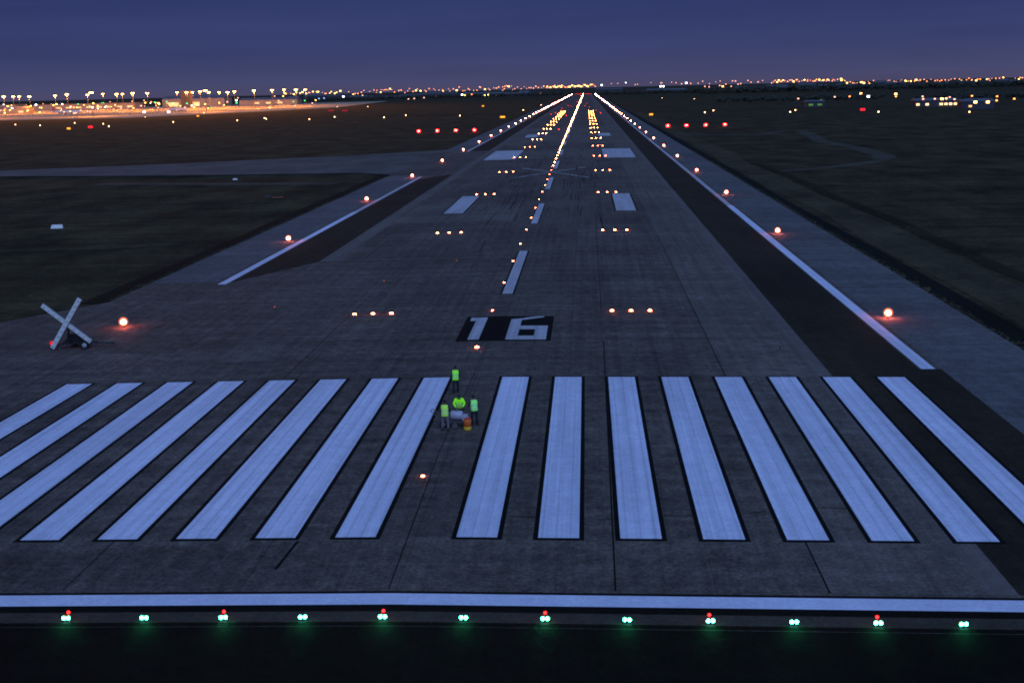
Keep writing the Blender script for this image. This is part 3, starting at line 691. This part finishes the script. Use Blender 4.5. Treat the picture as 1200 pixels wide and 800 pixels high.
# ------------------------------------------------------------------ parked airliners
def make_plane():
    t = thing('airliner', '', 'airliner', (0,0,0), 0, 'airliners parked on the apron')
    P_ = plain('aircraft_white', (.62,.62,.64), .35)
    MB().tube([(0,-19,2.9),(0,-18,3.1),(0,-15.5,3.5),(0,12,3.6),(0,17,4.3),(0,20,4.9)], [.25,1.0,1.95,1.95,1.1,.25], 14).build('fuselage', P_, t, True)
    for s in (-1, 1):
        MB().add([(s*1.6,-4,2.8),(s*1.6,4,2.8),(s*17,8.5,3.9),(s*17,6.5,3.9),(s*1.6,-4,3.3),(s*1.6,4,3.2),(s*17,8.5,4.05),(s*17,6.5,4.05)],
                 [(0,3,2,1),(4,5,6,7),(0,4,7,3),(1,2,6,5),(2,3,7,6),(0,1,5,4)]).build('wing', P_, t)
        MB().tube([(s*5.6,-4.5,1.9),(s*5.6,-1,1.9)], [1.05,.8], 12).build('engine', P_, t, True)
        MB().add([(s*.4,15.5,4.7),(s*.4,18.5,4.7),(s*6.3,19.8,5.2),(s*6.3,18.4,5.2),(s*.4,15.5,4.95),(s*.4,18.5,4.95),(s*6.3,19.8,5.3),(s*6.3,18.4,5.3)],
                 [(0,3,2,1),(4,5,6,7),(0,4,7,3),(1,2,6,5),(2,3,7,6),(0,1,5,4)]).build('tailplane', P_, t)
        MB().tube([(s*2.4,1.5,0.5),(s*2.4,1.5,2.8)], .18, 6).lathe([(.5,-.25),(.5,.25)], 12, (s*2.4,1.5,.5), 0, Matrix.Rotation(R(90),3,'Y')).build('landing_gear', DMET, t)
    MB().tube([(0,-14,.4),(0,-14,2.2)], .14, 6).lathe([(.4,-.25),(.4,.25)], 12, (0,-14,.4), 0, Matrix.Rotation(R(90),3,'Y')).build('landing_gear', DMET, t)
    MB().add([(-.18,13,5.0),(-.18,18.5,5.2),(-.12,20.5,11.2),(-.12,18.2,11.2),(.18,13,5.0),(.18,18.5,5.2),(.12,20.5,11.2),(.12,18.2,11.2)],
             [(0,3,2,1),(4,5,6,7),(0,4,7,3),(1,2,6,5),(2,3,7,6),(0,1,5,4)]).build('tail_fin', plain('tail_fin_paint', (.45,.10,.08), .4), t)
    return t
ap0 = make_plane(); fp = family(ap0); ap0.location = (-538,1560,-.45); ap0.rotation_euler = (0,0,R(62)); ap0['label'] = 'parked airliner nearest the right end of the orange apron'
for (x,y,r,lab) in ((-760,1700,200,'parked airliner in the middle of the apron, tail towards the masts'),(-950,1900,150,'parked airliner beside the small freight shed'),
                    (-690,1560,95,'parked airliner seen from the side on the front of the apron'),(-880,1640,20,'parked airliner near the left front of the apron'),
                    (-1150,2200,180,'parked airliner in front of the far left terminal hall')):
    dup(ap0, fp, (x,y,-.45), lab, R(r))

# ------------------------------------------------------------------ tree belts
LEAF = plain('dark_foliage', (.030,.036,.022), .9, var=.5, scale=.05)
def belt(x0, x1, y, depth, h, n, label):
    b = MB()
    for i in range(n):
        x = random.uniform(x0, x1); yy = y + random.uniform(0, depth); hh = h * random.uniform(.45, 1.15); w = hh * random.uniform(.5,.9)
        for q in range(5):
            c = Vector((x + random.uniform(-w,w)*.6, yy + random.uniform(-w,w)*.6, hh*random.uniform(.35,.85) - .5)); r = w*random.uniform(.25,.5)
            vs = [c + Vector((math.cos(a)*r*random.uniform(.6,1.2), math.sin(a)*r*random.uniform(.6,1.2), 0)) for a in [j*math.pi/2.5 for j in range(5)]]
            vs += [c + Vector((0,0,r*random.uniform(.7,1.2))), c - Vector((0,0,r*.9))]
            b.add(vs, [(j,(j+1)%5,5) for j in range(5)] + [((j+1)%5,j,6) for j in range(5)])
        b.tube([(x,yy,-.6),(x,yy,hh*.5)], [.35,.2], 4)
    tag(b.build('tree_belt', LEAF), label, 'trees', None, 'stuff')
belt(250, 1350, 2500, 260, 13, 900, 'dark far-off belt of trees along the right horizon')
belt(40, 420, 2950, 200, 9, 360, 'dark far-off trees just right of the runway end')
belt(-900, -60, 3150, 300, 9, 620, 'dark far-off trees between the apron and the runway end')
belt(330, 640, 1120, 80, 6.5, 180, 'dark trees behind the low buildings on the right')
belt(150, 330, 1260, 60, 6, 110, 'low dark bushes in the far right field')

# ------------------------------------------------------------------ lit X on its trailer
t = thing('closure_cross_trailer', 'big white X on a dark two-wheeled trailer with a red lamp, left of the stripes', 'trailer', (-33.75, 42.0, -.352))
LENS = plain('unlit_lamp_glass', (.66,.66,.64), .25, var=.05)
ctr = Vector((.02, -.25, 2.18))
for ang, yo in ((-33.5, -.07), (51, .07)):
    d = Vector((math.sin(R(-ang)), 0, math.cos(R(ang)))); a = MB(); Rm = Matrix.Rotation(R(-ang), 3, 'Y')
    c = ctr + Vector((0, yo, 0)); ln = 4.75
    arm = MB().box(c, (.36,.13,ln), M_=Rm).build('arm', WPNT, t)
    rb = MB()
    for q in (-1, 1): rb.box(c + Rm @ Vector((q*.187,0,0)), (.012,.15,ln+.02), M_=Rm)
    rb.build('arm_edge', STEEL, arm)
    for k in range(10):
        s_ = (-.46 + .92 * k / 9) * ln
        if abs(s_) < .3 and yo > 0: continue
        MB().lathe([(.095,-.012),(.095,.012),(.05,.03)], 12, c + d * s_ + Vector((0,-.078,0)), 0, Matrix.Rotation(R(90),3,'X')).build('lamp', LENS, arm, True)
fr = MB(); fr.box((.4,.35,.42), (2.7,.10,.10)).box((.4,1.25,.42), (2.7,.10,.10)).box((-.9,.8,.42), (.10,.9,.10)).box((1.7,.8,.42), (.10,.9,.10))
fr.tube([(1.75,.8,.42),(3.1,.9,.36)], .05, 8).tube([(3.1,.9,.36),(3.35,.92,.33)], .08, 8); fr.build('frame', DMET, t)
MB().box((.35,.8,.62), (1.7,.85,.30)).box((.1,.8,.98), (.9,.7,.42)).box((.85,.8,.90), (.45,.5,.26)).build('generator_box', DMET, t)
MB().tube([(.02,.25,.45),(.02,-.1,2.3)], .05, 8).tube([(-.5,1.1,.45),(.0,-.05,1.9)], .035, 8).tube([(.6,1.1,.45),(.05,-.05,1.9)], .035, 8).build('support_strut', DMET, t)
for wx, wy in ((1.25, -.02), (-.2, 1.62)):
    wh = MB().lathe([(.20,-.09),(.31,-.10),(.345,-.06),(.345,.06),(.31,.10),(.20,.09)], 20, (wx,wy,.345), 0, Matrix.Rotation(R(90),3,'X')).build('tyre', RUBB, t, True)
    MB().lathe([(.06,.13),(.20,.105),(.20,.08)], 16, (wx,wy,.345), 0, Matrix.Rotation(R(90),3,'X')).build('hub', GALV, wh, True)
for sx, sy in ((-1.0,.3),(-1.0,1.3),(1.8,.3)):
    MB().tube([(sx,sy,.02),(sx,sy,.5)], .035, 8).box((sx,sy,.02), (.18,.18,.03)).build('jack_leg', STEEL, t)
MB().box((-1.15,.2,.34), (.5,.12,.12)).box((-1.45,.1,.22), (.3,.3,.30)).build('lamp_box', DMET, t)
MB().ball((-1.45,.05,.52), .17, 12, 8, 0, (1,1,1)).build('red_lamp', REDS, t, True)

# ------------------------------------------------------------------ line marking machine and paint drum
PALE = plain('pale_lilac_tank', (.50,.47,.55), .4)
MET = plain('worn_machine_grey', (.17,.16,.16), .5, .4)
RBR = plain('brown_grip_metal', (.22,.16,.13), .6)
m_ = thing('line_marking_machine', 'wheeled grey line marking machine with a pale tank between the four workers', 'machine', (-.15, 17.75, fall(.3) + .006), R(-4))
MB().box((0,-.32,.34), (1.75,.05,.06)).box((0,.32,.34), (1.75,.05,.06)).box((-.85,0,.34), (.05,.6,.06)).box((.85,0,.34), (.05,.6,.06)).box((0,0,.34), (.05,.6,.06)).build('frame', MET, m_)
tk = MB().lathe([(.20,-.36),(.27,-.30),(.27,.30),(.20,.36)], 18, (.12,0,.66), 0, Matrix.Rotation(R(90),3,'Y')).build('tank', PALE, m_, True)
MB().lathe([(.09,0),(.09,.08),(.05,.10)], 12, (.12,0,.92)).build('filler_cap', MET, tk, True)
MB().box((-.45,0,.52), (.42,.46,.30)).box((-.45,0,.74), (.30,.30,.14)).build('engine', MET, m_)
MB().box((.62,.05,.46), (.34,.42,.18)).box((.62,.05,.62), (.28,.34,.14)).build('hopper', PALE, m_)
MB().tube([(-.82,-.26,.36),(-1.15,-.26,.80),(-1.38,-.26,.95)], .022, 8).tube([(-.82,.26,.36),(-1.15,.26,.80),(-1.38,.26,.95)], .022, 8).tube([(-1.38,-.30,.95),(-1.38,.30,.95)], .026, 8).build('handle', RBR, m_, True)
for wx, wy, r_ in ((-.62,-.42,.22),(-.62,.42,.22),(.70,-.42,.22),(.70,.42,.22)):
    w_ = MB().lathe([(r_*.55,-.05),(r_,-.045),(r_,.045),(r_*.55,.05)], 18, (wx,wy,r_), 0, Matrix.Rotation(R(90),3,'X')).build('wheel', RUBB, m_, True)
    MB().lathe([(.03,-.056),(r_*.55,-.052),(r_*.55,.052),(.03,.056)], 12, (wx,wy,r_), 0, Matrix.Rotation(R(90),3,'X')).build('rim', GALV, w_, True)
MB().tube([(.1,-.34,.34),(.1,-.62,.30)], .02, 8).box((.1,-.66,.20), (.30,.08,.24)).build('spray_head', MET, m_)
ORGM = plain('orange_drum_plastic', (.85,.16,.02), .45); YLW = plain('yellow_band', (.80,.50,.03), .5)
d_ = thing('paint_drum', 'orange drum with a yellow lower band on the pavement beside the machine', 'drum', (.66, 16.95, fall(.7) + .006))
MB().lathe([(.20,.22),(.22,.24),(.23,.62),(.20,.66)], 18).build('drum', ORGM, d_, True)
MB().lathe([(.20,0),(.225,.02),(.225,.217),(.20,.219)], 18).build('lower_band', YLW, d_, True)
MB().lathe([(.205,.661),(.205,.69),(.06,.71)], 18).build('lid', plain('red_lid', (.6,.05,.03), .5), d_, True)

# ------------------------------------------------------------------ people
SKIN = plain('skin', (.34,.20,.14), .6); HAIR = plain('dark_hair', (.015,.012,.01), .8)
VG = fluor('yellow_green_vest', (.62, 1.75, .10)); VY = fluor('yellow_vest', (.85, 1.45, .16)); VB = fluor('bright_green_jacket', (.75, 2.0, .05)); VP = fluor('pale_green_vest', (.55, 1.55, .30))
REFL = plain('silver_reflective_tape', (.72,.74,.74), .3)
NAVY = plain('dark_trousers', (.022,.022,.030), .85); GREY = plain('grey_trousers', (.19,.17,.16), .85)
SHIRT = plain('dark_shirt', (.03,.03,.04), .8); BOOT = plain('dark_boots', (.02,.018,.016), .7); EYE = plain('dark_eye', (.01,.01,.01), .3)
def V(*a): return Vector(a)
def person(label, loc, rz, J, vest, trous, sleeves=None, cap=None, lean=None):
    """J: joint positions in metres, facing +Y; one skinned body, clothes as children"""
    t = thing('person', label, 'person', loc, rz, 'crew working on the threshold stripes')
    vs = []; rad = []; ed = []
    def jv(p, r, par=None):
        vs.append(tuple(p)); rad.append(r)
        if par is not None: ed.append((par, len(vs)-1))
        return len(vs)-1
    pel = jv(J['pelvis'], (.145,.11)); 
    sp = jv(J['pelvis'].lerp(J['chest'], .5), (.135,.10), pel); ch = jv(J['chest'], (.165,.115), sp); nb = jv(J['neck'], (.06,.06), ch)
    hd = J['head']; dn = (hd - J['neck']).normalized()
    j1 = jv(hd - dn*.05, (.068,.075), nb); j2 = jv(hd + dn*.035, (.078,.092), j1); j3 = jv(hd + dn*.10, (.060,.070), j2)
    fwd = J.get('face', V(0,1,0)); jv(hd + fwd*.105 - dn*.02, (.014,.016), j2)
    for s, S in ((-1,'l'), (1,'r')):
        sh = jv(J['sh_'+S], (.062,.062), ch); el = jv(J['el_'+S], (.043,.043), sh); wr = jv(J['wr_'+S], (.028,.030), el)
        d = (J['wr_'+S]-J['el_'+S]).normalized(); sd = d.cross(V(0,0,1)); sd = (sd.normalized() if sd.length > .1 else V(1,0,0)); nn = d.cross(sd).normalized()
        palm = jv(J['wr_'+S] + d*.06, (.036,.018), wr)
        for q in range(4):
            L_ = (.062,.072,.068,.052)[q]; o_ = (q-1.5)*.021
            k1 = jv(J['wr_'+S] + d*.10 + nn*o_, (.009,.009), palm); k2 = jv(J['wr_'+S] + d*(.10+L_*.55) + nn*o_ + sd*.012, (.008,.008), k1)
            jv(J['wr_'+S] + d*(.10+L_) + nn*o_ + sd*.034, (.007,.007), k2)
        th = jv(J['wr_'+S] + d*.045 + nn*-.045, (.010,.010), palm); jv(J['wr_'+S] + d*.085 + nn*-.062 + sd*.015, (.009,.009), th)
        hp = jv(J['hip_'+S], (.092,.095), pel); kn = jv(J['kn_'+S], (.058,.060), hp); cf = jv(J['kn_'+S].lerp(J['an_'+S], .3), (.055,.06), kn)
        an = jv(J['an_'+S], (.038,.040), cf); fd = J.get('foot_'+S, V(0,1,0)); jv(J['an_'+S] + fd*.15 + V(0,0,-.05), (.038,.028), an)
    me = bpy.data.meshes.new('body'); me.from_pydata(vs, ed, []); me.update(); me.materials.append(SKIN)
    o = bpy.data.objects.new('body', me); C.objects.link(o); o.parent = t
    sk = o.modifiers.new('Skin', 'SKIN'); sk.use_smooth_shade = True
    if not me.skin_vertices: raise RuntimeError('no skin layer')
    for i, r in enumerate(rad): me.skin_vertices[0].data[i].radius = r
    me.skin_vertices[0].data[0].use_root = True
    su = o.modifiers.new('Sub', 'SUBSURF'); su.levels = 2; su.render_levels = 2
    # clothes
    ax = (J['neck'] - J['pelvis']).normalized(); side = (J['sh_r'] - J['sh_l']).normalized(); fr_ = ax.cross(side) * -1
    def shell(name, rings, mat, par=t, n=18):
        b = MB(); v2 = []; f2 = []
        for (u, rx, ry) in rings:
            c = J['pelvis'].lerp(J['neck'], u)
            for k in range(n):
                a = 2*math.pi*k/n; v2.append(c + side*math.cos(a)*rx + fr_*math.sin(a)*ry)
        for i in range(len(rings)-1):
            for k in range(n): f2.append((i*n+k, i*n+(k+1)%n, (i+1)*n+(k+1)%n, (i+1)*n+k))
        b.add(v2, f2); q = b.build(name, mat, par, True); so = q.modifiers.new('Solid', 'SOLIDIFY'); so.thickness = .01; return q
    q = shell('vest', [(-.16,.205,.165),(0,.200,.160),(.3,.192,.152),(.55,.215,.160),(.76,.235,.155),(.90,.215,.130),(.97,.12,.10)], vest)
    shell('reflective_band', [(.12,.203,.163),(.20,.201,.162)], REFL, q); shell('reflective_band', [(.42,.212,.164),(.49,.217,.168)], REFL, q)
    tb = MB(); 
    for S in 'lr':
        h = J['hip_'+S]; kn = J['kn_'+S]; an = J['an_'+S]
        tb.tube([h + V(0,0,.10), h, h.lerp(kn,.5), kn, kn.lerp(an,.5), an + V(0,0,.03)], [.11,.118,.098,.082,.080,.082], 12)
    p = J['pelvis']; tb.tube([p - ax*.10, p, p + ax*.12], [.15,.172,.155], 14); tb.build('trousers', trous, t, True)
    for S in 'lr':
        an = J['an_'+S]; fd = J.get('foot_'+S, V(0,1,0))
        MB().tube([an + V(0,0,.10), an + V(0,0,0), an + V(0,0,-.03)], [.062,.064,.058], 10).tube([an - fd*.07 + V(0,0,-.045), an + fd*.04 + V(0,0,-.04), an + fd*.15 + V(0,0,-.05), an + fd*.21 + V(0,0,-.055)], [.038,.045,.042,.025], 10).build('boot', BOOT, t, True)
        e = J['el_'+S]; s_ = J['sh_'+S]; w_ = J['wr_'+S]
        MB().tube([s_.lerp(ch_ := J['chest'], .25), s_, s_.lerp(e,.5), e, e.lerp(w_,.55), w_.lerp(e,.06)], [.085,.083,.066,.058,.050,.044], 12).build('sleeve', sleeves or SHIRT, t, True)
    Mh = dn.to_track_quat('Z', 'Y').to_matrix()
    hs = MB(); hs.ball(hd + dn*.035 - fwd*.012, .108, 14, 6, 0, (.88,1.0,1.08), True, Mh)
    if cap: hs.ball(hd + dn*.04 + fwd*.10, .07, 10, 3, 0, (1,1,.2), True, Mh)
    hs.build('cap' if cap else 'hair', cap or HAIR, t, True)
    if not cap: MB().ball(hd - fwd*.05 + dn*.01, .088, 12, 6, 0, (.9,.85,1.1), False, Mh).build('hair', HAIR, t, True)
    for s in (-1, 1):
        MB().ball(hd + fwd*.088 + side*s*.032 + dn*.02, .011, 8, 5).build('eye', EYE, t, True)
        MB().ball(hd + side*s*.088, .026, 8, 5, 0, (.4,.7,1.2)).build('ear', SKIN, t, True)
    return t
def stand(H=1.0, lean=0.0, armL=None, armR=None, stride=0.0, spread=.11, turn=0.0):
    J = {}; bx = lambda z: lean * max(0, z - .95)
    J['pelvis'] = V(0, 0, .96*H); J['chest'] = V(0, bx(1.33), (.96 + .37*math.cos(lean))*H); J['neck'] = V(0, bx(1.54), (.96 + .57*math.cos(lean))*H)
    J['head'] = J['neck'] + V(0, .05 + lean*.12, .135*H)
    f = V(0, 1, -lean*.5).normalized(); J['face'] = f
    for s, S in ((-1,'l'), (1,'r')):
        J['hip_'+S] = V(s*.10, 0, .90*H); st = stride * s
        J['kn_'+S] = V(s*(.10+spread*.4), st*.5 + .03 + abs(st)*.1, .50*H); J['an_'+S] = V(s*spread*1.2, st, .085 + max(0,-st)*.12)
        J['sh_'+S] = J['chest'] + V(s*.19, 0, .12*H)
    J['el_l'], J['wr_l'] = armL or (V(-.25,-.03,1.16*H), V(-.25,.10,.92*H)); J['el_r'], J['wr_r'] = armR or (V(.25,-.03,1.16*H), V(.25,.10,.92*H))
    return J
zc = lambda x: fall(x) + .0125
person('walking worker in a yellow-green vest, farthest of the four, beyond the stripe ends', (-.93, 25.6, zc(1)), R(6),
       stand(1.0, .05, (V(-.26,-.06,1.17), V(-.22,.12,.98)), (V(.25,.02,1.16), V(.21,.22,1.02)), stride=.13), VG, NAVY)
person('worker in a bright lime long-sleeved jacket leaning over behind the machine', (.02, 18.75, zc(.1)), R(186),
       stand(.99, .42, (V(-.32,.22,1.16), V(-.20,.42,.98)), (V(.32,.22,1.16), V(.20,.42,.98)), spread=.15), VB, NAVY, sleeves=VB)
person('worker in a yellow vest and grey trousers standing nearest, back turned', (-.60, 16.75, zc(.6)), R(-8),
       stand(1.02, .06, (V(-.27,.0,1.20), V(-.22,.20,1.08)), (V(.28,.02,1.2), V(.20,.22,1.1)), spread=.14), VY, GREY)
person('worker in a pale green vest with dark trousers standing right of the orange drum', (.98, 18.0, zc(1)), R(28),
       stand(.99, .12, (V(-.30,.06,1.18), V(-.28,.30,1.05)), (V(.26,.02,1.16), V(.22,.22,1.0)), stride=-.05, spread=.12), VP, NAVY)
